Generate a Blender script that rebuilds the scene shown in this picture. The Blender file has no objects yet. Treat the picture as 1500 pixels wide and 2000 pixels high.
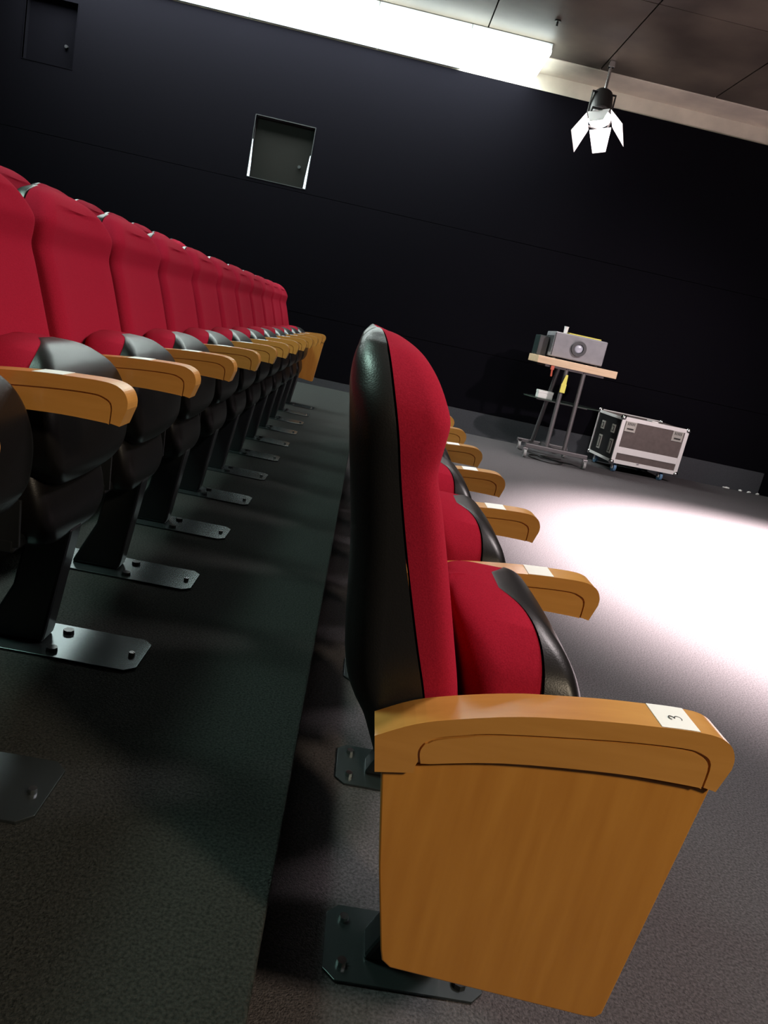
import bpy, bmesh, math, random
from mathutils import Matrix, Vector
random.seed(7)
S = bpy.context.scene
C = bpy.data.collections.new('theatre'); S.collection.children.link(C)
PI = math.pi

# ------------------------------------------------------------------ camera
CAMZ = 1.078
r = Vector((0.97803939, -0.01497632, 0.20788136))
d = Vector((0.19797265, -0.24507229, -0.9490766))
f = Vector((0.06515964, 0.96938913, -0.23672545))
cam = bpy.data.objects.new('camera', bpy.data.cameras.new('camera')); C.objects.link(cam)
M = Matrix.Identity(4)
for i in range(3):
    M[i][0] = r[i]; M[i][1] = -d[i]; M[i][2] = -f[i]
M[2][3] = CAMZ
cam.matrix_world = M
cam.data.sensor_fit = 'VERTICAL'; cam.data.sensor_height = 36.0
cam.data.lens = 36.0 * 1460 / 2000
cam.data.clip_start = 0.02
S.camera = cam

# ------------------------------------------------------------------ world, colour
w = bpy.data.worlds.new('world'); S.world = w; w.use_nodes = True
w.node_tree.nodes['Background'].inputs[0].default_value = (0, 0, 0, 1)
S.view_settings.view_transform = 'Standard'; S.view_settings.look = 'None'
S.view_settings.exposure = 0.0; S.view_settings.gamma = 1.0
S.view_settings.use_curve_mapping = False
S.cycles.max_bounces = 6
S.cycles.use_denoising = True
S.cycles.sample_clamp_indirect = 4

# ------------------------------------------------------------------ lights
def light(name, kind, loc, target, energy, col, **kw):
    L = bpy.data.lights.new(name, kind); o = bpy.data.objects.new(name, L); C.objects.link(o)
    L.energy = energy; L.color = col
    for k, v in kw.items(): setattr(L, k, v)
    o.location = loc
    o.rotation_euler = (Vector(target) - Vector(loc)).to_track_quat('-Z', 'Y').to_euler()
    return o
E_TUBE = 22.0
# stage lantern hanging above the stage, just outside the frame: the white pool of light
light('stage_pool_spot', 'SPOT', (3.8, 4.4, 4.05), (3.8, 4.35, 0), 46000, (1.0, 0.86, 0.85), spot_size=math.radians(78), spot_blend=1.0, shadow_soft_size=0.08)
light('stage_fill', 'AREA', (2.4, 2.7, 4.1), (2.5, 2.6, 0), 160, (1.0, 0.88, 0.88), shape='RECTANGLE', size=.8, size_y=.8)  # unseen fill, added to lift the carpet around the pool
# unseen fill spot, added to brighten the equipment by the wall
light('equipment_fill_spot', 'SPOT', (4.4, 3.0, 4.0), (2.8, 8.6, .4), 1000, (1.0, 0.88, 0.87), spot_size=math.radians(52), spot_blend=1.0, shadow_soft_size=0.1)
# unseen warm fill spot, added to light the near end panel
light('end_panel_fill_spot', 'SPOT', (2.7, -1.5, 3.3), (.34, .8, .66), 480, (1.0, 0.82, 0.60), spot_size=math.radians(42), spot_blend=.9, shadow_soft_size=.25)
light('tier_floor_fill', 'AREA', (-2.5, 2.4, 4.05), (-0.6, 3.2, 0.2), 95, (0.64, 1.0, 0.85), shape='RECTANGLE', size=1.2, size_y=0.6)  # unseen greenish fill, added to brighten the second-row floor
light('stage_wash', 'SPOT', (4.6, 1.2, 3.9), (-1.0, 4.4, 1.2), 150, (1.0, 0.82, 0.74), spot_size=math.radians(56), spot_blend=0.8, shadow_soft_size=0.25)

# ------------------------------------------------------------------ materials
def mat(name, col, rough=0.6, metal=0.0, spec=0.5, noise=None, bump=None, sheen=0, coat=0, emis=None, stretch=(1, 1, 1), c2=None):
    m = bpy.data.materials.new(name); m.use_nodes = True
    nt = m.node_tree; b = nt.nodes['Principled BSDF']
    b.inputs['Base Color'].default_value = (*col, 1); b.inputs['Roughness'].default_value = rough
    b.inputs['Metallic'].default_value = metal; b.inputs['Specular IOR Level'].default_value = spec
    if sheen:
        b.inputs['Sheen Weight'].default_value = sheen; b.inputs['Sheen Roughness'].default_value = 0.4
        b.inputs['Sheen Tint'].default_value = (1, .5, .5, 1)
    if coat:
        b.inputs['Coat Weight'].default_value = coat; b.inputs['Coat Roughness'].default_value = 0.12
    if emis:
        b.inputs['Emission Color'].default_value = (*emis[0], 1); b.inputs['Emission Strength'].default_value = emis[1]
    if noise or bump:
        tc = nt.nodes.new('ShaderNodeTexCoord'); mp = nt.nodes.new('ShaderNodeMapping')
        mp.inputs['Scale'].default_value = stretch
        nt.links.new(tc.outputs['Object'], mp.inputs['Vector'])
    if noise:
        n = nt.nodes.new('ShaderNodeTexNoise'); n.inputs['Scale'].default_value = noise; n.inputs['Detail'].default_value = 5
        nt.links.new(mp.outputs[0], n.inputs['Vector'])
        cr = nt.nodes.new('ShaderNodeValToRGB')
        cr.color_ramp.elements[0].position = .32; cr.color_ramp.elements[1].position = .68
        cr.color_ramp.elements[0].color = (*(c2 or [x * .72 for x in col]), 1); cr.color_ramp.elements[1].color = (*col, 1)
        nt.links.new(n.outputs['Fac'], cr.inputs[0]); nt.links.new(cr.outputs[0], b.inputs['Base Color'])
    if bump:
        n = nt.nodes.new('ShaderNodeTexNoise'); n.inputs['Scale'].default_value = bump[0]; n.inputs['Detail'].default_value = 3
        nt.links.new(mp.outputs[0], n.inputs['Vector'])
        bp = nt.nodes.new('ShaderNodeBump'); bp.inputs['Strength'].default_value = bump[1]; bp.inputs['Distance'].default_value = bump[2]
        nt.links.new(n.outputs['Fac'], bp.inputs['Height']); nt.links.new(bp.outputs[0], b.inputs['Normal'])
    return m
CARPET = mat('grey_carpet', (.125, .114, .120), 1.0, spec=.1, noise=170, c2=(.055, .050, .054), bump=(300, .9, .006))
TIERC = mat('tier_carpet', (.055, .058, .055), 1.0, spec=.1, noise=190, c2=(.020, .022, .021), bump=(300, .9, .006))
WALLB = mat('black_cladding', (.0038, .0033, .0054), .95, spec=.04, noise=40, c2=(.0031, .0029, .0043))
SKIRT = mat('grey_skirting', (.060, .062, .070), .9, spec=.2, noise=150, c2=(.045, .047, .054))
CREAM = mat('cream_paint', (.68, .61, .50), .7, noise=3, c2=(.52, .47, .39))
CEILT = mat('ceiling_tile', (.115, .095, .075), .58, spec=.35, noise=1.6, c2=(.055, .045, .038))
DARK = mat('dark_void', (.006, .006, .006), .9, spec=.1)
WOOD = mat('beech_veneer', (.60, .268, .045), .42, spec=.5, noise=5, c2=(.52, .216, .032), stretch=(9, 9, .9), coat=.45)
WOODA = mat('beech_solid', (.62, .30, .070), .34, spec=.5, noise=5, c2=(.54, .25, .052), stretch=(.9, 9, 9), coat=.6)
RED = mat('red_velour', (.37, .0145, .038), .95, spec=.03, noise=420, c2=(.29, .011, .030), bump=(500, .25, .002))
PLAST = mat('black_plastic', (.013, .013, .014), .36, spec=.5, bump=(420, .25, .0012))
PLAST2 = mat('black_seat_pan', (.005, .0045, .0045), .36, spec=.3, bump=(420, .2, .001))
STEEL = mat('black_powder_steel', (.018, .02, .022), .30, spec=.6, metal=.3)
PLATEM = mat('grey_steel_plate', (.09, .11, .115), .27, metal=.8)
CHROME = mat('chrome', (.7, .7, .7), .18, metal=1)
PAPER = mat('white_paper', (.80, .80, .78), .55)
INK = mat('grey_ink', (.05, .05, .05), .8)

# ------------------------------------------------------------------ helpers
def link(name, bm, m, parent=None, smooth=False, bevel=0, loc=None, seg=2, angle=35):
    me = bpy.data.meshes.new(name); bmesh.ops.recalc_face_normals(bm, faces=bm.faces); bm.to_mesh(me); bm.free()
    me.materials.append(m)
    o = bpy.data.objects.new(name, me); C.objects.link(o)
    if smooth:
        for p in me.polygons: p.use_smooth = True
        if smooth == 'auto':
            me.set_sharp_from_angle(angle=math.radians(angle))
    if bevel:
        b = o.modifiers.new('bevel', 'BEVEL'); b.width = bevel; b.segments = seg; b.limit_method = 'ANGLE'; b.angle_limit = math.radians(40)
    if parent: o.parent = parent
    if loc: o.location = loc
    return o
def tag(o, label=None, cat=None, group=None, kind=None):
    for k, v in (('label', label), ('category', cat), ('group', group), ('kind', kind)):
        if v: o[k] = v
    return o
def thing(name, label, cat, loc=(0, 0, 0), rz=0, group=None):
    o = bpy.data.objects.new(name, None); C.objects.link(o); o.location = loc; o.rotation_euler = (0, 0, rz)
    o.empty_display_size = .05
    return tag(o, label, cat, group)
def box(bm, x0, x1, y0, y1, z0, z1, rot=None):
    v = [bm.verts.new((x, y, z)) for x in (x0, x1) for y in (y0, y1) for z in (z0, z1)]
    for a in ((0, 1, 3, 2), (4, 6, 7, 5), (0, 4, 5, 1), (2, 3, 7, 6), (0, 2, 6, 4), (1, 5, 7, 3)):
        bm.faces.new([v[i] for i in a])
    if rot: bmesh.ops.transform(bm, matrix=rot, verts=v)
    return v
def B(*a):
    bm = bmesh.new(); box(bm, *a); return bm
def tube(bm, p0, p1, r0, r1=None, n=16, cap=True):
    p0, p1 = Vector(p0), Vector(p1); r1 = r0 if r1 is None else r1
    q = (p1 - p0).to_track_quat('Z', 'Y'); a = []; b = []
    for i in range(n):
        t = 2 * PI * i / n; u = q @ Vector((math.cos(t), math.sin(t), 0))
        a.append(bm.verts.new(p0 + u * r0)); b.append(bm.verts.new(p1 + u * r1))
    for i in range(n): bm.faces.new((a[i], a[(i + 1) % n], b[(i + 1) % n], b[i]))
    if cap: bm.faces.new(a[::-1]); bm.faces.new(b)
def T(*a, **k):
    bm = bmesh.new(); tube(bm, *a, **k); return bm
def prism_xz(bm, pts, y0, y1):
    a = [bm.verts.new((x, y0, z)) for x, z in pts]; b = [bm.verts.new((x, y1, z)) for x, z in pts]
    n = len(pts)
    for i in range(n): bm.faces.new((a[i], a[(i + 1) % n], b[(i + 1) % n], b[i]))
    bm.faces.new(a[::-1]); bm.faces.new(b)
def loft(rings):
    bm = bmesh.new(); V = [[bm.verts.new(p) for p in rg] for rg in rings]; n = len(V[0])
    for a, b in zip(V, V[1:]):
        for i in range(n): bm.faces.new((a[i], a[(i + 1) % n], b[(i + 1) % n], b[i]))
    bm.faces.new(V[0][::-1]); bm.faces.new(V[-1])
    return bm
def cr(P, t):                                   # Catmull-Rom on rows of a table, t in 0..len-1
    i = min(int(t), len(P) - 2); u = t - i
    p0 = P[max(i - 1, 0)]; p1 = P[i]; p2 = P[i + 1]; p3 = P[min(i + 2, len(P) - 1)]
    return [.5 * (2 * b + (c - a) * u + (2 * a - 5 * b + 4 * c - dd) * u * u + (3 * b - a - 3 * c + dd) * u ** 3) for a, b, c, dd in zip(p0, p1, p2, p3)]
def rows(P, k):
    n = (len(P) - 1) * k
    return [cr(P, i / k) for i in range(n + 1)]
def spline(P, k=6):
    return [tuple(x) for x in rows([list(p) for p in P], k)]
def dsec(xs, xf, w, z, rad, hollow=0.0, n=8, m=8):
    """closed D section: flat on xs, towards xf with rounded corners (works in either direction)"""
    sg = 1 if xf > xs else -1; dep = abs(xf - xs); ra = min(rad, dep * .95, w * .95); ry = min(ra * 1.35, w * .95)
    pts = [(xs, -w)]
    for i in range(n + 1):
        t = PI / 2 * i / n
        pts.append((xs + sg * (dep - ra + ra * math.sin(t)), -(w - ry + ry * math.cos(t))))
    for i in range(1, m):
        y = -(w - ry) + 2 * (w - ry) * i / m
        pts.append((xf - sg * hollow * (1 - (y / (w - ry)) ** 2), y))
    for i in range(n + 1):
        t = PI / 2 * (1 - i / n)
        pts.append((xs + sg * (dep - ra + ra * math.sin(t)), (w - ry + ry * math.cos(t))))
    pts.append((xs, w))
    return [(x, y, z) for x, y in pts]

# ------------------------------------------------------------------ the room
W = 9.4; CZ = 4.171; XL, XR, YB = -6.5, 5.4, -3.2
T2, T3 = 0.195, 0.374
def struct(name, bm, m, **k):
    return tag(link(name, bm, m, **k), kind='structure')
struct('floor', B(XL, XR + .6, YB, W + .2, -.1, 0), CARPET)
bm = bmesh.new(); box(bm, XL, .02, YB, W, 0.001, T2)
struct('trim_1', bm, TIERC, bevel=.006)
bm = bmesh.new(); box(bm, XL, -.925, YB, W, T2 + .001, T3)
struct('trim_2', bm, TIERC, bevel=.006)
# far wall: black cladding boards with fine joints, cream wall above, grey skirting below
bm = bmesh.new(); zs = [.288, 1.01, 2.35, 3.995]
hx0, hx1, hz0, hz1 = -1.765, -1.08, 2.40, 3.06
gx0, gx1, gz0, gz1 = -4.42, -3.86, 3.08, 3.74
for a, b in zip(zs, zs[1:]):
    a2, b2 = a + .0025, b - .0025
    if a == 2.35:
        for c in ((XL, gx0, a2, b2), (gx0, gx1, a2, gz0), (gx0, gx1, gz1, b2), (gx1, hx0, a2, b2), (hx0, hx1, a2, hz0), (hx0, hx1, hz1, b2), (hx1, XR + .6, a2, b2)):
            box(bm, c[0], c[1], W, W + .03, c[2], c[3])
    else: box(bm, XL, XR + .6, W, W + .03, a2, b2)
struct('wall_back', bm, WALLB)
bm = bmesh.new()
box(bm, XL, XR + .6, W + .17, W + .25, -.1, 3.995)
box(bm, XL, XR + .6, W + .03, W + .034, .25, 2.36); 
struct('trim_3', bm, DARK)
struct('wall_upper', B(XL, XR + .6, W + .02, W + .25, 3.997, CZ + .15), CREAM)
struct('baseboard_back', B(XL, 5.33, W - .004, W + .03, 0, .286), SKIRT)
struct('baseboard_corner', B(5.33, XR + .6, W - .002, W + .03, 0, .286), WALLB)
struct('wall_left', B(XL - .1, XL, YB, W + .25, 0, CZ + .15), WALLB)
struct('wall_right', B(XR + .6, XR + .7, YB, W + .25, 0, CZ + .15), WALLB)
struct('wall_front', B(XL, XR + .7, YB - .1, YB, 0, CZ + .15), WALLB)
# ceiling: dark panels with open joints, cream border along the far wall
bm = bmesh.new()
xs = [.556 + 1.3 * i for i in range(-6, 6)]; ys = [YB, -1.0, 1.05, 3.1, 5.15, 7.22, 8.93]
for i in range(len(xs) - 1):
    for j in range(len(ys) - 1):
        x0, x1 = max(xs[i], XL), min(xs[i + 1], XR + .6)
        if x1 > x0: box(bm, x0 + .007, x1 - .007, ys[j] + .007, ys[j + 1] - .007, CZ + .004 * random.random(), CZ + .03)
struct('ceiling', bm, CEILT)
struct('ceiling_backing', B(XL, XR + .6, YB, 8.93, CZ + .05, CZ + .15), DARK)
struct('trim_4', B(XL, XR + .6, 8.93, W + .03, CZ - .006, CZ + .04), CREAM, bevel=.003)
# hatches in the far wall
REVEAL = mat('black_reveal', (.012, .012, .013), .5)
FRAMEM = mat('hatch_frame', (.035, .034, .038), .35)
BOARD = mat('hatch_board', (.0075, .0068, .0056), .5, spec=.2)
EDGE_GLOW = mat('hatch_edge_glow', (.8, .9, 1), .5, emis=((.78, .9, 1.0), 1.1))
def hatch(nm, x0, x1, z0, z1, slits):
    o = struct(nm, B(x0, x1, W + .10, W + .115, z0, z1), BOARD if slits else WALLB)
    fr = bmesh.new(); t = .008
    for c in ((x0 - t, x0, z0 - t, z1 + t), (x1, x1 + t, z0 - t, z1 + t), (x0, x1, z0 - t, z0), (x0, x1, z1, z1 + t)):
        box(fr, c[0], c[1], W - .004, W + .115, c[2], c[3])
    link('window_frame', fr, FRAMEM if slits else WALLB, o)
    kb = bmesh.new(); tube(kb, (x1 - .12, W + .10, z0 + .23), (x1 - .12, W + .07, z0 + .23), .018)
    link('latch_knob', kb, FRAMEM, o)
    if slits:
        for (xa, h, s) in ((x0 + .004, .40, 1), (x1 - .004, .36, -1)):
            b2 = bmesh.new()
            pts = [(xa - .004 * s, z0 + .0), (xa + .022 * s, z0), (xa + .019 * s, z0 + .12), (xa + .003 * s, z0 + h), (xa - .004 * s, z0 + h)]
            prism_xz(b2, pts, W - .0045, W + .0)  # emissive sliver on the frame face, in place of light leaking through
            tag(link('glow_sliver', b2, EDGE_GLOW, o), 'pale blue glowing sliver standing in for light at the shutter edge')
hatch('window_1', hx0, hx1, hz0, hz1, True)
hatch('window_2', gx0, gx1, gz0, gz1, False)

# ------------------------------------------------------------------ seats
OX = .30                                         # local origin sits at x=.30 of the measured profile
def sh(pts): return [(x - OX, z) for x, z in pts]
BACK = [  # z, rear of shell, seam, front of cushion, half width
 (.40, .175, .215, .250, .190), (.45, .145, .207, .240, .214), (.50, .122, .196, .236, .226), (.56, .094, .181, .226, .230), (.60, .068, .170, .219, .232), (.64, .053, .158, .209, .234),
 (.70, .042, .136, .190, .238), (.80, .028, .102, .158, .238), (.87, .014, .080, .134, .241), (.915, .004, .067, .118, .243),
 (.95, -.003, .058, .118, .245), (.98, -.009, .049, .119, .240), (1.005, -.014, .041, .109, .225), (1.03, -.015, .033, .094, .200),
 (1.050, -.012, .026, .076, .168), (1.062, -.006, .021, .058, .132), (1.070, .004, .016, .038, .100), (1.072, .008, .013, .026, .05)]
SEAT = [  # z, rear of cushion, seam, front of shell, half width
 (.415, .285, .325, .362, .090), (.428, .278, .325, .388, .140), (.452, .272, .325, .402, .182), (.485, .264, .325, .409, .210), (.53, .252, .325, .406, .228), (.575, .240, .324, .400, .233),
 (.625, .225, .323, .390, .223), (.665, .212, .322, .376, .205), (.690, .203, .320, .361, .180), (.707, .197, .316, .344, .152), (.720, .198, .308, .325, .118), (.728, .207, .294, .304, .078), (.732, .225, .270, .273, .035)]
ARM_TOP = spline([(.103, .598), (.150, .624), (.205, .642), (.275, .659), (.335, .668), (.393, .675), (.455, .680), (.497, .682), (.523, .680), (.541, .671), (.550, .655), (.551, .64)], 4)
ARM_BOT = spline([(.161, .569), (.267, .592), (.407, .606), (.500, .608), (.541, .606)], 4)
ARM = [(.113, .549), (.161, .557)] + ARM_BOT + ARM_TOP[::-1]
GR_IN = spline([(.164, .571), (.160, .590), (.172, .607), (.206, .619), (.256, .631), (.395, .650), (.480, .657), (.508, .654), (.523, .642), (.524, .609)], 4)
def arm_parts(parent, yc, name='armrest', label=None):
    ht = .030
    core = bmesh.new(); prism_xz(core, sh(ARM), yc - ht + .004, yc + ht - .004)
    a = link(name, core, WOODA, parent)
    off = [(x, z) for x, z in GR_IN]
    cx = .34; cz = .60
    inner = [(cx + (x - cx) * .985, z - .0028 if z > .60 else z) for x, z in GR_IN]
    # frame face (outline minus the inlay) and inlay on both sides, with an open groove between them
    for s in (-1, 1):
        y0, y1 = sorted((yc + s * (ht - .0041), yc + s * ht))
        fr = bmesh.new()
        pts = [(.113, .549), (.161, .557), (.161, .568)] + GR_IN[1:] + [(.541, .606)] + ARM_TOP[::-1]
        prism_xz(fr, sh(pts), y0, y1); link('side_frame', fr, WOODA, a)
        il = bmesh.new(); bot = [(x, z) for x, z in ARM_BOT if .166 < x < .519]
        pts = [(.1665, .5715)] + bot + [(.519, .6075)] + [p for p in inner[::-1] if p[1] > .575]
        prism_xz(il, sh(pts), y0, y1); link('side_inlay', il, WOODA, a)
    return a
PANEL = [(.122, .560), (.178, .278), (.183, .262), (.196, .252), (.478, .2235), (.494, .224), (.502, .232), (.539, .602)]
def end_panel(parent, yc):
    bm = bmesh.new(); prism_xz(bm, sh([(.122, .551), (.150, .400)] + PANEL[1:] + [(.407, .603), (.267, .589), (.161, .562)]), yc - .020, yc + .020)
    return link('end_panel', bm, WOOD, parent, bevel=.002)
def seat_label(parent, yc, x0=.448, x1=.497):
    bm = bmesh.new()
    def ztop(x):
        for (a, za), (b, zb) in zip(ARM_TOP, ARM_TOP[1:]):
            if a <= x <= b: return za + (zb - za) * (x - a) / (b - a)
        return .66
    n = 4; top = [(x0 + (x1 - x0) * i / n) for i in range(n + 1)]
    prism_xz(bm, sh([(x, ztop(x) + .0002) for x in top] + [(x, ztop(x) + .0009) for x in top[::-1]]), yc - .029, yc + .0295)
    return tag(link('seat_label', bm, PAPER, parent), 'white paper seat number label')
def make_seat(name, label, cat, plate=(.135, .577), drop=0.0, back_drop=0.0, back_fwd=0.0, near_panel=False, far_arm=False, far_panel=False, labels=((.448, .497),)):
    root = thing(name, label, cat)
    lw = lambda z: max(0, min(1, (z - .60) / .4))
    R1 = rows([[r_[0] - back_drop * lw(r_[0])] + [x + back_fwd * lw(r_[0]) for x in r_[1:4]] + [r_[4]] for r_ in BACK], 4)
    sh_r = [[(x - OX, y, z) for x, y, z in dsec(xs_ - .001, xb, w_ + .004, z + (.002 if z > 1.05 else 0), .05)] for z, xb, xs_, xf, w_ in R1]
    bs = link('backrest_shell', loft(sh_r), PLAST, root, smooth='auto', angle=50)
    R2 = R1[2:]
    cu = [[(x - OX, y, z) for x, y, z in dsec(xs_ + .002, xf, w_, z, .030, hollow=.012 if z < 1.0 else .004)] for z, xb, xs_, xf, w_ in R2]
    link('back_cushion', loft(cu), RED, root, smooth='auto', angle=60)
    R3 = rows([[r_[0] - drop * max(0, min(1, (r_[0] - .42) / .25))] + list(r_[1:]) for r_ in SEAT], 4)
    so = [[(x - OX, y, z) for x, y, z in dsec(xm + .001, xf, w_ + .002, z, .022, hollow=-.004)] for z, xr, xm, xf, w_ in R3]
    ss = link('seat_pan', loft(so), PLAST2, root, smooth='auto', angle=45)
    ci = [[(x - OX, y, z) for x, y, z in dsec(xm - .001, xr, w_ - .004, z, .055, hollow=-.006)] for z, xr, xm, xf, w_ in R3]
    link('seat_cushion', loft(ci), RED, root, smooth='auto', angle=60)
    # housing below the tipped seat, pedestal, floor plate, bolts
    hz = [(.262, .300, .330, .05), (.270, .285, .358, .10), (.292, .272, .380, .145), (.335, .262, .388, .175), (.39, .258, .378, .185), (.46, .255, .352, .18)]
    hs = [[(x - OX, y, z) for x, y, z in dsec(a, b, w_, z, .03)] for z, a, b, w_ in rows([list(h) for h in hz], 4)]
    link('seat_housing', loft(hs), PLAST2, root, smooth='auto')
    pe = bmesh.new(); prism_xz(pe, sh([(.205, .006), (.345, .006), (.350, .03), (.385, .300), (.29, .320), (.265, .14), (.215, .03)]), -.035, .035)
    pe = link('pedestal', pe, STEEL, root, bevel=.008)
    for s in (-1, 1):
        br = bmesh.new(); prism_xz(br, sh([(.19, .40), (.34, .40), (.345, .30), (.25, .28)]), s * .205 - .004, s * .205 + .004)
        link('side_bracket', br, STEEL, root, bevel=.002)
    cb = bmesh.new(); box(cb, .235 - OX, .335 - OX, -.21, .21, .285, .315); link('cross_bar', cb, STEEL, root, bevel=.006)
    pl = bmesh.new(); c = .022; x0, x1, y0, y1 = plate[0] - OX, plate[1] - OX, -.085, .085
    vs = [(x0 + c, y0), (x1 - c, y0), (x1, y0 + c), (x1, y1 - c), (x1 - c, y1), (x0 + c, y1), (x0, y1 - c), (x0, y0 + c)]
    a_ = [pl.verts.new((x, y, .0)) for x, y in vs]; b_ = [pl.verts.new((x, y, .006)) for x, y in vs]
    for i in range(8): pl.faces.new((a_[i], a_[(i + 1) % 8], b_[(i + 1) % 8], b_[i]))
    pl.faces.new(a_[::-1]); pl.faces.new(b_)
    plo = link('floor_plate', pl, PLATEM, root, bevel=.001)
    for bx, by, mm, rr in ((plate[0] + .033, -.05, CHROME, .010), (plate[0] + .033, .05, CHROME, .010), (plate[1] - .027, -.01, CHROME, .008), (.378, -.055, STEEL, .014), (.378, .045, STEEL, .014)):
        t_ = bmesh.new(); tube(t_, (bx - OX, by, .005), (bx - OX, by, .015), rr, rr * .9, 8); link('bolt', t_, mm, plo)
    a = arm_parts(root, -.27)
    for q in labels: seat_label(a, -.27, *q)
    if near_panel: end_panel(root, -.27)
    if far_arm:
        arm_parts(root, .27)
        if far_panel: end_panel(root, .27)
    return root
def copy_tree(o, parent=None):
    c = o.copy(); C.objects.link(c); c.parent = parent
    for ch in o.children: copy_tree(ch, c)
    return c
ORD = ['first', 'second', 'third', 'fourth', 'fifth', 'sixth', 'seventh', 'eighth', 'ninth', 'tenth', 'eleventh', 'twelfth', 'thirteenth']
SP = .54
# front row (on the stage floor)
g1 = 'tip-up seats of the front row'
s0 = make_seat('theatre_seat', 'nearest red tip-up seat of the front row, with wooden end panel numbered 3', 'seat', plate=(.135, .420), near_panel=True)
s0['group'] = g1; s0.location = (OX, 1.122, 0)
# handwritten 3 on the label of the nearest armrest, read from the stage side
lab = [c for a in s0.children if a.name.startswith('armrest') for c in a.children if c.name.startswith('seat_label')][0]
def three():
    P = [(-.40, .34), (-.22, .48), (.08, .46), (.20, .27), (.04, .07), (-.12, .03), (.10, -.02), (.28, -.22), (.20, -.45), (-.08, -.55), (-.36, -.46)]
    Q = spline(P, 5); bm = bmesh.new(); wd = .0011; sc = .0165; cx, cy, cz = .474 - OX, -.272, .6822
    L_ = []; R_ = []
    for i, (u, v) in enumerate(Q):
        a = Q[max(i - 1, 0)]; b = Q[min(i + 1, len(Q) - 1)]; dx, dy = b[0] - a[0], b[1] - a[1]; l = math.hypot(dx, dy) or 1
        nx, ny = -dy / l, dx / l
        for lst, s in ((L_, 1), (R_, -1)):
            uu = u * sc * .9 + nx * wd * s * .5; vv = v * sc + ny * wd * s * .5
            lst.append((cx - vv, cy + uu))           # text right = +Y, text up = -X
    t0 = [[bm.verts.new((x, y, cz + dz)) for (x, y) in lst] for dz in (.0, .0006) for lst in (L_, R_)]
    n = len(Q)
    for i in range(n - 1):
        bm.faces.new((t0[2][i], t0[2][i + 1], t0[3][i + 1], t0[3][i])); bm.faces.new((t0[0][i], t0[1][i], t0[1][i + 1], t0[0][i + 1]))
        bm.faces.new((t0[0][i], t0[0][i + 1], t0[2][i + 1], t0[2][i])); bm.faces.new((t0[1][i], t0[3][i], t0[3][i + 1], t0[1][i + 1]))
    return bm
tag(link('handwritten_digit', three(), INK, lab), 'handwritten digit 3 in grey ink')
proto = make_seat('theatre_seat', 'second red tip-up seat of the front row, beyond the end seat', 'seat', plate=(.135, .420), labels=((.400, .450),))
proto['group'] = g1; proto.location = (OX - .004, 1.141 + SP, 0)
N1 = 9
for k in range(2, N1):
    o = copy_tree(proto); o.location = (OX - .004, 1.141 + SP * k, 0)
    o['label'] = '%s red tip-up seat of the front row, counted from the wooden end panel' % ORD[k]
    if k == N1 - 1:
        arm_parts(o, .27); end_panel(o, .27)
# second row (one step up), seen from its front
g2 = 'tip-up seats of the second row'
X2, Y2 = -.957, 1.673
p2 = make_seat('theatre_seat', 'red tip-up seat of the second row cut off by the left frame edge', 'seat', drop=.025, back_drop=.028, back_fwd=.014, labels=((.375, .430),))
p2['group'] = g2; p2.location = (X2 + OX, Y2 - SP, T2)
for k in range(0, 11):
    o = copy_tree(p2); o.location = (X2 + OX, Y2 + SP * k, T2)
    o['label'] = '%s fully visible red seat of the raised second row, counted from the left frame edge' % ORD[k]
    if k == 10:
        arm_parts(o, .27); end_panel(o, .27)
        o['label'] = 'farthest red seat of the raised second row, with wooden end panel by the wall'
# third row, only its headrests show
g3 = 'tip-up seats of the third row'
X3, Y3 = -1.90, Y2 + .0227
for k in range(3, 11):
    o = copy_tree(p2); o.location = (X3 + OX, Y3 + SP * k, T3)
    o['group'] = g3
    o['label'] = 'red headrest of the third row peeking out behind the second row, %s from the left' % ORD[k - 3]

# ------------------------------------------------------------------ fluorescent lights above the far wall
TUBE = mat('fluorescent_diffuser', (.9, .95, 1), .5, emis=((.88, 1.0, .96), E_TUBE))
LRIM = mat('grey_rim', (.20, .21, .21), .7)
HOUS = mat('light_housing', (.55, .58, .58), .5)
segs = [(-6.3, -4.35), (-4.30, -2.005), (-2.0, -.565), (-.56, .395), (.40, 1.24)]
names = ['leftmost', 'second from the left', 'middle', 'second from the right', 'rightmost']
for i, (a, b) in enumerate(segs):
    if b < -4.3: continue
    t = thing('fluorescent_light', {1: 'glowing white ceiling light above the black wall, cut off by the top frame edge', 2: 'glowing white ceiling light above the black wall, left of the middle one', 3: 'glowing white ceiling light above the black wall, between two others', 4: 'rightmost glowing white ceiling light, its end nearest the stage lamp'}[i], 'ceiling light', ((a + b) / 2, 9.0, 4.05), group='fluorescent lights above the far wall')
    h = (b - a) / 2
    link('diffuser', B(-h + .002, h - .002, -.50, .36, -.0, .05), TUBE, t, bevel=.01)
    link('housing', B(-h, h, -.46, .385, .05, .115), HOUS, t)
    if i < 4:
        link('lower_rim', B(-h, h, .365, .395, -.05, .015), LRIM, t, bevel=.004)

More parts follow.
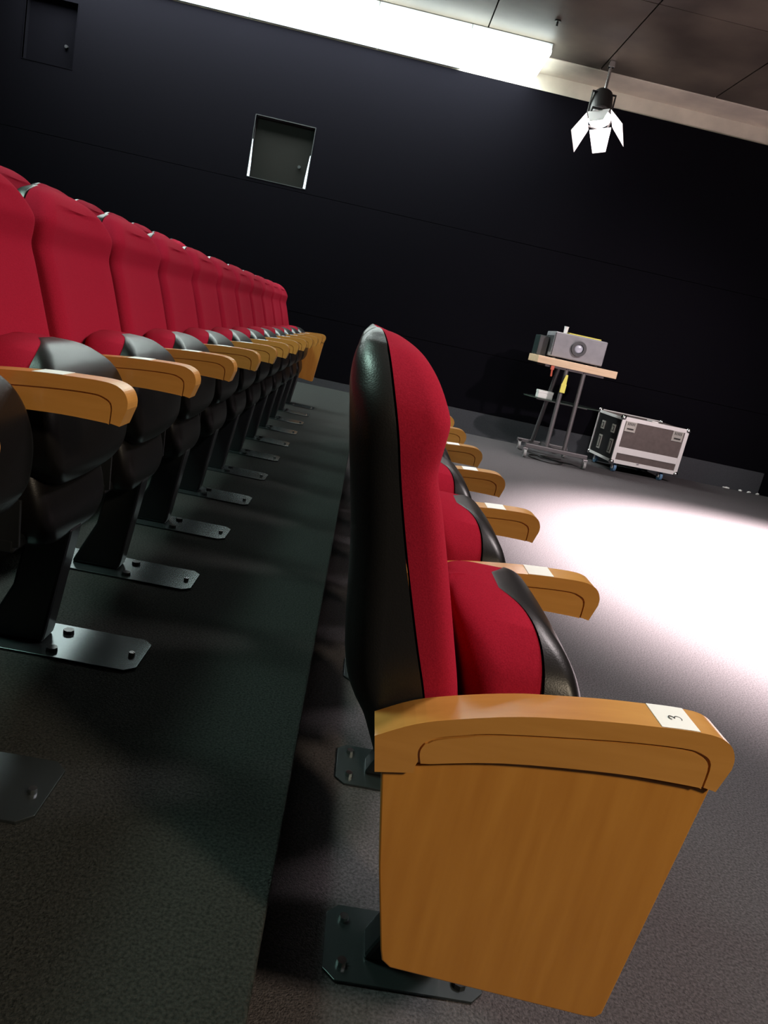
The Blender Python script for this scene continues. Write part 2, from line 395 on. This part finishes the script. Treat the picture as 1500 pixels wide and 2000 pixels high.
# ------------------------------------------------------------------ stage lamp with barn doors
LB = mat('lamp_black_metal', (.02, .018, .018), .45)
DOOR = mat('barn_door_glare_white', (.75, .70, .70), .5, metal=.0)  # pale base colour stands in for the lens glare on the doors
LENS = mat('lit_lens', (1, .95, .95), .3, emis=((1.0, .90, .88), 150))
lp = Vector((1.90, 8.55, 3.60)); aim = Vector((1.9, 6.6, .3))
t = thing('stage_lamp', 'lit stage lamp with four barn doors hanging from the ceiling', 'stage lamp', (lp.x, lp.y, CZ))
q = (aim - lp).to_track_quat('-Z', 'Y'); Rm = Matrix.Translation(lp - Vector(t.location)) @ q.to_matrix().to_4x4() @ Matrix.Scale(1.12, 4)
def lk(name, bm, m, parent, **k):
    bmesh.ops.transform(bm, matrix=Rm, verts=bm.verts); return link(name, bm, m, parent, **k)
bm = bmesh.new(); tube(bm, (0, 0, 0), (0, 0, .05), .095, .105, 24); tube(bm, (0, 0, .05), (0, 0, .26), .105, .10, 24); tube(bm, (0, 0, .26), (0, 0, .30), .10, .07, 24)
body = lk('lamp_body', bm, LB, t, smooth='auto')
lk('lens', T((0, 0, -.004), (0, 0, -.014), .102, .095, n=24), LENS, t, smooth='auto')
bm = bmesh.new()
for c in ((-.115, -.10, -.115, .115), (.10, .115, -.115, .115), (-.115, .115, -.115, -.10), (-.115, .115, .10, .115)): box(bm, c[0], c[1], c[2], c[3], -.012, .0)
lk('door_frame', bm, LB, t)
for i in range(4):
    bm = bmesh.new(); L_ = .25 if i % 2 else .22; w0, w1 = .10, (.135 if i % 2 else .06); th = .003
    ang = math.radians(28 if i % 2 else 22)
    v = []
    for dz in (0, th):
        for (x, l) in ((-w0, 0), (w0, 0), (w1, L_), (-w1, L_)):
            v.append(bm.verts.new((x, .107 + math.sin(ang) * l + dz * math.cos(ang), -.012 - math.cos(ang) * l + dz * math.sin(ang))))
    for a_ in ((3, 2, 1, 0), (4, 5, 6, 7), (0, 1, 5, 4), (1, 2, 6, 5), (2, 3, 7, 6), (3, 0, 4, 7)): bm.faces.new([v[j] for j in a_])
    bmesh.ops.transform(bm, matrix=Matrix.Rotation(PI / 2 * i - .45, 4, 'Z'), verts=bm.verts)
    lk('barn_door', bm, DOOR, t)
bm = bmesh.new()
for s in (-1, 1): box(bm, s * .125 - .004 if s > 0 else -.129, s * .125 + .004 if s > 0 else -.121, -.02, .02, -.02, .36)
o_ = Vector(lp) - Vector(t.location)
bm.free(); bm = bmesh.new()
for s in (-1, 1): box(bm, o_.x + s * .125 - .004, o_.x + s * .125 + .004, o_.y + .06, o_.y + .10, o_.z + .02, o_.z + .27)
box(bm, o_.x - .129, o_.x + .129, o_.y + .06, o_.y + .10, o_.z + .262, o_.z + .27)
link('yoke', bm, LB, t)
link('hanging_rod', T((o_.x, o_.y + .08, o_.z + .26), (o_.x, o_.y + .08, .0), .016), CHROME, t, smooth='auto')
link('ceiling_clamp', B(o_.x - .03, o_.x + .03, o_.y + .05, o_.y + .11, -.06, 0), CHROME, t, bevel=.004)
ld = (aim - lp).normalized()
light('stage_lamp_beam', 'SPOT', tuple(lp + ld * .03), tuple(aim), 260, (1.0, .88, .84), spot_size=math.radians(70), spot_blend=.7, shadow_soft_size=.07)

# small fitting on the ceiling
t = thing('ceiling_hook', 'small dark fitting on the ceiling left of the stage lamp', 'fitting', (1.155, 8.0, CZ))
link('hook_plate', T((0, 0, 0), (0, 0, -.012), .03), LB, t); link('hook_stem', T((0, 0, -.012), (0, 0, -.05), .010), LB, t)

# ------------------------------------------------------------------ trolley
GREY = mat('grey_steel_tube', (.13, .12, .125), .45, metal=.4)
TOPW = mat('pale_wood_board', (.72, .52, .34), .5, noise=6, c2=(.60, .42, .27), stretch=(.6, 8, 8))
RUB = mat('caster_rubber', (.25, .24, .24), .5)
t = thing('equipment_trolley', 'grey steel trolley with pale wooden top standing before the black wall', 'trolley', (2.27, 8.65, 0))
TX, TY = 2.27, 8.65
def tb(nm, x0, x1, y0, y1, z0, z1, m, par=None, **k): return link(nm, B(x0 - TX, x1 - TX, y0 - TY, y1 - TY, z0, z1), m, par or t, **k)
tb('tabletop', 1.845, 2.745, 8.30, 8.80, 1.048, 1.126, TOPW, bevel=.004)
tb('top_frame', 1.95, 2.62, 8.34, 8.77, 1.025, 1.048, GREY)
def post(x0, x1, y0, y1=None, z0=.16, z1=1.05, r_=.024):
    y1 = y0 if y1 is None else y1
    link('post', T((x0 - TX, y0 - TY, z0), (x1 - TX, y1 - TY, z1), r_, n=14), GREY, t, smooth='auto')
post(2.195, 2.200, 8.33, 8.36); post(2.40, 2.400, 8.33, 8.36); post(2.18, 2.21, 9.0, 8.75, z0=.10)
tb('base_beam', 1.95, 2.67, 8.28, 8.35, .115, .16, GREY, bevel=.005)
tb('base_beam', 2.00, 2.62, 8.97, 9.03, .09, .13, GREY, bevel=.005)
tb('base_rail', 2.28, 2.33, 8.35, 8.97, .10, .14, GREY)
for x, y in ((1.96, 8.31), (2.655, 8.31), (2.03, 9.0), (2.60, 9.0)):
    cs = link('caster', T((x - TX - .014, y - TY - .02, .045), (x - TX + .014, y - TY - .02, .045), .045, n=20), RUB, t, smooth='auto')
    bm = bmesh.new()
    for s in (-1, 1): box(bm, x - TX + s * .019 - .002, x - TX + s * .019 + .002, y - TY - .035, y - TY + .015, .03, .105)
    box(bm, x - TX - .025, x - TX + .025, y - TY - .03, y - TY + .03, .10, .112)
    link('caster_fork', bm, CHROME, cs)
# oval glass shelf
GLS = mat('dark_glass', (.05, .07, .06), .08, spec=.8)
bm = bmesh.new(); pts = [(2.31 + .45 * math.cos(a) - TX, 8.62 + .26 * math.sin(a) - TY) for a in [2 * PI * i / 48 for i in range(48)]]
a_ = [bm.verts.new((x, y, .660)) for x, y in pts]; b_ = [bm.verts.new((x, y, .670)) for x, y in pts]
for i in range(48): bm.faces.new((a_[i], a_[(i + 1) % 48], b_[(i + 1) % 48], b_[i]))
bm.faces.new(a_[::-1]); bm.faces.new(b_); link('glass_shelf', bm, GLS, t)
tb('shelf_bracket', 2.0, 2.6, 8.55, 8.59, .645, .659, GREY)
# things on the trolley
t = thing('white_box', 'small white box on the glass shelf of the trolley', 'box', (2.075, 8.55, .6705))
link('box_body', B(-.085, .085, -.06, .06, 0, .055), PAPER, t, bevel=.004); link('lid', B(-.088, .088, -.063, .063, .0555, .085), PAPER, t, bevel=.004)
YEL = mat('yellow_plastic', (.75, .68, .12), .5)
t = thing('yellow_clamp', 'yellow cable clamp gripping the middle post of the trolley', 'clamp', (2.20, 8.335, .78))
link('jaw', B(-.03, .03, -.035, -.0255 + .0, 0, .10), YEL, t, bevel=.006)
bm = bmesh.new(); prism_xz(bm, [(-.03, .08), (.025, .08), (.02, .20), (-.005, .20)], -.034, -.026); link('grip', bm, YEL, t, bevel=.002)
tag(t, None, None)
REDC = mat('red_plastic', (.5, .09, .05), .5)
t = thing('red_clamp', 'small red clamp hanging under the front edge of the trolley top', 'clamp', (2.03, 8.32, .95))
link('jaw', B(-.02, .02, -.012, .012, .05, .095), REDC, t, bevel=.004); link('handle', T((0, 0, .055), (.008, 0, -.02), .011), REDC, t, smooth='auto')
PRJ = mat('projector_grey', (.24, .235, .255), .5, noise=12, c2=(.20, .195, .215))
PRJD = mat('projector_dark', (.05, .05, .055), .4)
t = thing('projector', 'grey box projector with round central lens standing on the trolley', 'projector', (2.28, 8.58, 1.1265))
link('projector_body', B(-.295, .295, -.21, .21, .018, .285), PRJ, t, bevel=.012, seg=3)
for s in (-1, 1):
    for y in (-.17, .17): link('foot', T((s * .24, y, 0), (s * .24, y, .02), .018), PRJD, t)
bm = bmesh.new()
n = 32; R0, R1_ = .082, .050
for (ra, ya, rb, yb) in ((R0, -.210, R0, -.245), (R0, -.245, R1_, -.245), (R1_, -.245, R1_, -.215)):
    A = [bm.verts.new((-.01 + ra * math.cos(2 * PI * i / n), ya, .15 + ra * math.sin(2 * PI * i / n))) for i in range(n)]
    D_ = [bm.verts.new((-.01 + rb * math.cos(2 * PI * i / n), yb, .15 + rb * math.sin(2 * PI * i / n))) for i in range(n)]
    for i in range(n): bm.faces.new((A[i], A[(i + 1) % n], D_[(i + 1) % n], D_[i]))
link('lens_ring', bm, PRJD, t, smooth='auto')
LNS = mat('pale_lens', (.42, .43, .50), .25, spec=.7)
bm = bmesh.new(); bmesh.ops.create_uvsphere(bm, u_segments=24, v_segments=12, radius=.048); bmesh.ops.scale(bm, vec=(1, .35, 1), verts=bm.verts); bmesh.ops.translate(bm, vec=(-.01, -.222, .15), verts=bm.verts)
link('lens', bm, LNS, t, smooth=True)
link('vent_cover', B(-.298, -.2955, -.17, .17, .06, .24), PRJD, t)
link('side_trim', B(-.297, -.285, -.212, -.2105, .03, .27), CHROME, t)
t = thing('yellow_folder', 'flat olive yellow folder lying on top of the grey projector', 'folder', (2.30, 8.55, 1.412))
OLV = mat('olive_card', (.36, .31, .05), .6)
link('cover', B(-.17, .20, -.16, .12, 0, .014), OLV, t, bevel=.002); link('paper_edge', B(-.165, .195, -.1625, -.1605, .002, .010), YEL, t)
t = thing('white_cup', 'small white tube standing on the left of the projector top', 'tube', (2.095, 8.42, 1.412))
bm = T((0, 0, 0), (.0, 0, .065), .020, .024, n=18); link('cup_body', bm, PAPER, t, smooth='auto'); link('rim', T((0, 0, .0655), (0, 0, .072), .026, n=18), PAPER, t, smooth='auto')
t = thing('dark_box', 'small dark box at the left end of the trolley top beside the projector', 'box', (1.915, 8.66, 1.1265))  # plain dark box drawn for the greenish shape beside the projector
link('dark_box_body', B(-.055, .055, -.12, .12, 0, .22), mat('dark_green_plastic', (.02, .032, .032), .4), t, bevel=.006)
link('dark_box_front', B(-.048, .048, -.1235, -.1205, .01, .21), PRJD, t)
# cable looping over the base
def cable(name, P, r_, m, label, cat):
    cu = bpy.data.curves.new(name, 'CURVE'); cu.dimensions = '3D'; cu.bevel_depth = r_; cu.bevel_resolution = 3
    sp = cu.splines.new('BEZIER'); sp.bezier_points.add(len(P) - 1)
    for p, c in zip(sp.bezier_points, P): p.co = c; p.handle_left_type = p.handle_right_type = 'AUTO'
    dg = bpy.data.objects.new(name, cu); C.objects.link(dg)
    me = bpy.data.meshes.new_from_object(dg.evaluated_get(bpy.context.evaluated_depsgraph_get())); bpy.data.objects.remove(dg)
    me.materials.append(m); o = bpy.data.objects.new(name, me); C.objects.link(o)
    for p in me.polygons: p.use_smooth = True
    return tag(o, label, cat)
cable('power_cable', [(2.02, 8.9, .009), (2.12, 8.75, .012), (2.22, 8.58, .010), (2.35, 8.5, .012), (2.42, 8.36, .010), (2.3, 8.2, .009), (2.15, 8.25, .009), (2.05, 8.45, .009), (2.2, 8.62, .010), (2.5, 8.7, .009)], .007, LB, 'black cable looped on the floor under the trolley', 'cable')

# ------------------------------------------------------------------ flight case on casters
PLY = mat('case_panel', (.115, .085, .080), .55, noise=20, c2=(.09, .068, .064))
BLKP = mat('case_side_panel', (.012, .012, .013), .4)
ALU = mat('aluminium_extrusion', (.80, .76, .76), .5, metal=.25)
BLUE = mat('blue_caster_wheel', (.10, .20, .34), .5)
t = thing('flight_case', 'brown panelled flight case with aluminium edges on blue casters', 'flight case', (3.052, 8.60, 0), rz=math.radians(6))
CW, CD, Z0, Z1 = .85, .70, .108, .66
link('case_body', B(.012, CW - .012, .012, CD - .012, Z0 + .01, Z1 - .01), PLY, t)
link('end_panel', B(.0085, .0115, .03, CD - .03, Z0 + .03, Z1 - .03), BLKP, t)
e = .046
bm = bmesh.new()
for x in (0, CW):
    for y in (0, CD):
        box(bm, x - (.0 if x == 0 else e), x + (e if x == 0 else 0), y - (0 if y == 0 else .02), y + (.02 if y == 0 else 0), Z0, Z1)
for z in (Z0, Z1 - e):
    for y in (0, CD): box(bm, e, CW - e, y - (0 if y == 0 else .02), y + (.02 if y == 0 else 0), z, z + e)
    for x in (0, CW): box(bm, x - (0 if x == 0 else .02), x + (.02 if x == 0 else 0), .02, CD - .02, z, z + e * .7)
for z in (Z0 + .125,):
    box(bm, e, CW - e, 0.002, .013, z, z + .075)
link('edge_frame', bm, ALU, t, bevel=.002)
for x in (0, CW):
    for y in (0, CD):
        for z in (Z0, Z1):
            bm = bmesh.new(); bmesh.ops.create_icosphere(bm, subdivisions=2, radius=.034)
            bmesh.ops.translate(bm, vec=(x + (.012 if x == 0 else -.012), y + (.012 if y == 0 else -.012), z + (.012 if z == Z0 else -.012)), verts=bm.verts)
            link('corner_ball', bm, CHROME, t, smooth=True)
DISH = mat('recessed_dish', (.50, .48, .44), .35, metal=.5)
for x in (.055, .655):
    bm = bmesh.new(); x0, x1, z0, z1 = x, x + .135, Z1 - .165, Z1 - .045
    for c in ((x0, x0 + .014, z0, z1), (x1 - .014, x1, z0, z1), (x0 + .014, x1 - .014, z0, z0 + .014), (x0 + .014, x1 - .014, z1 - .014, z1)): box(bm, c[0], c[1], .001, .0125, c[2], c[3])
    h_ = link('handle_dish', bm, DISH, t, bevel=.003)
    link('dish_plate', B(x0 + .014, x1 - .014, .007, .0118, z0 + .014, z1 - .014), DISH, h_)
    bm = bmesh.new(); tube(bm, (x0 + .03, -.004, z0 + .035), (x1 - .03, -.004, z0 + .035), .007)
    link('grip_bar', bm, LB, h_)
    for q_ in range(5):
        xx = x0 + .028 + q_ * .019; link('rib', B(xx, xx + .006, .002, .0068, z1 - .045, z1 - .016), LB, h_)
for (yy, zz, hh) in ((.14, Z0 + .09, .17), (.46, Z0 + .09, .17), (.18, Z0 + .33, .10), (.48, Z0 + .33, .10)):
    bm = bmesh.new(); box(bm, -.002, .0083, yy - .045, yy + .045, zz, zz + hh); o = link('side_latch', bm, DISH, t, bevel=.003)
    link('latch_recess', B(-.0035, -.0022, yy - .028, yy + .028, zz + .02, zz + hh - .02), LB, o)
    link('latch_wing', B(-.008, -.0037, yy - .012, yy + .012, zz + .03, zz + hh - .03), DISH, o)
for x in (.09, CW - .16):
    for y in (.08, CD - .08):
        cs = link('caster', T((x - .016, y, .05), (x + .016, y, .05), .05, n=20), BLUE, t, smooth='auto')
        bm = bmesh.new()
        for s in (-1, 1): box(bm, x + s * .021 - .002, x + s * .021 + .002, y - .02, y + .02, .035, .108)
        box(bm, x - .035, x + .035, y - .035, y + .035, .106, .117); link('caster_fork', bm, ALU, cs)
link('edge_clip', B(.32, .35, -.004, .0, Z0 + .03, Z0 + .05), CHROME, t)
link('lid_catch', B(.37, .45, .02, .16, Z1 + .0005, Z1 + .012), ALU, t, bevel=.002)

# ------------------------------------------------------------------ crumpled paper bits by the wall
gp = 'paper scraps at the foot of the wall'
desc = ['leftmost of the white paper scraps at the foot of the grey skirting', 'second white paper scrap from the left at the foot of the grey skirting', 'third white paper scrap from the left at the foot of the grey skirting', 'white paper scrap at the right end of the grey skirting']
for (x, y, sx), dsc in zip(((4.86, 9.32, .07), (5.06, 9.33, .04), (5.18, 9.34, .035), (5.30, 9.345, .03)), desc):
    bm = bmesh.new(); bmesh.ops.create_icosphere(bm, subdivisions=2, radius=1)
    for v in bm.verts: v.co *= random.uniform(.6, 1.1)
    bmesh.ops.scale(bm, vec=(sx * .8, .022, .016), verts=bm.verts)
    o = link('paper_scrap', bm, PAPER, loc=(x, y, .014)); tag(o, dsc, 'paper', gp)
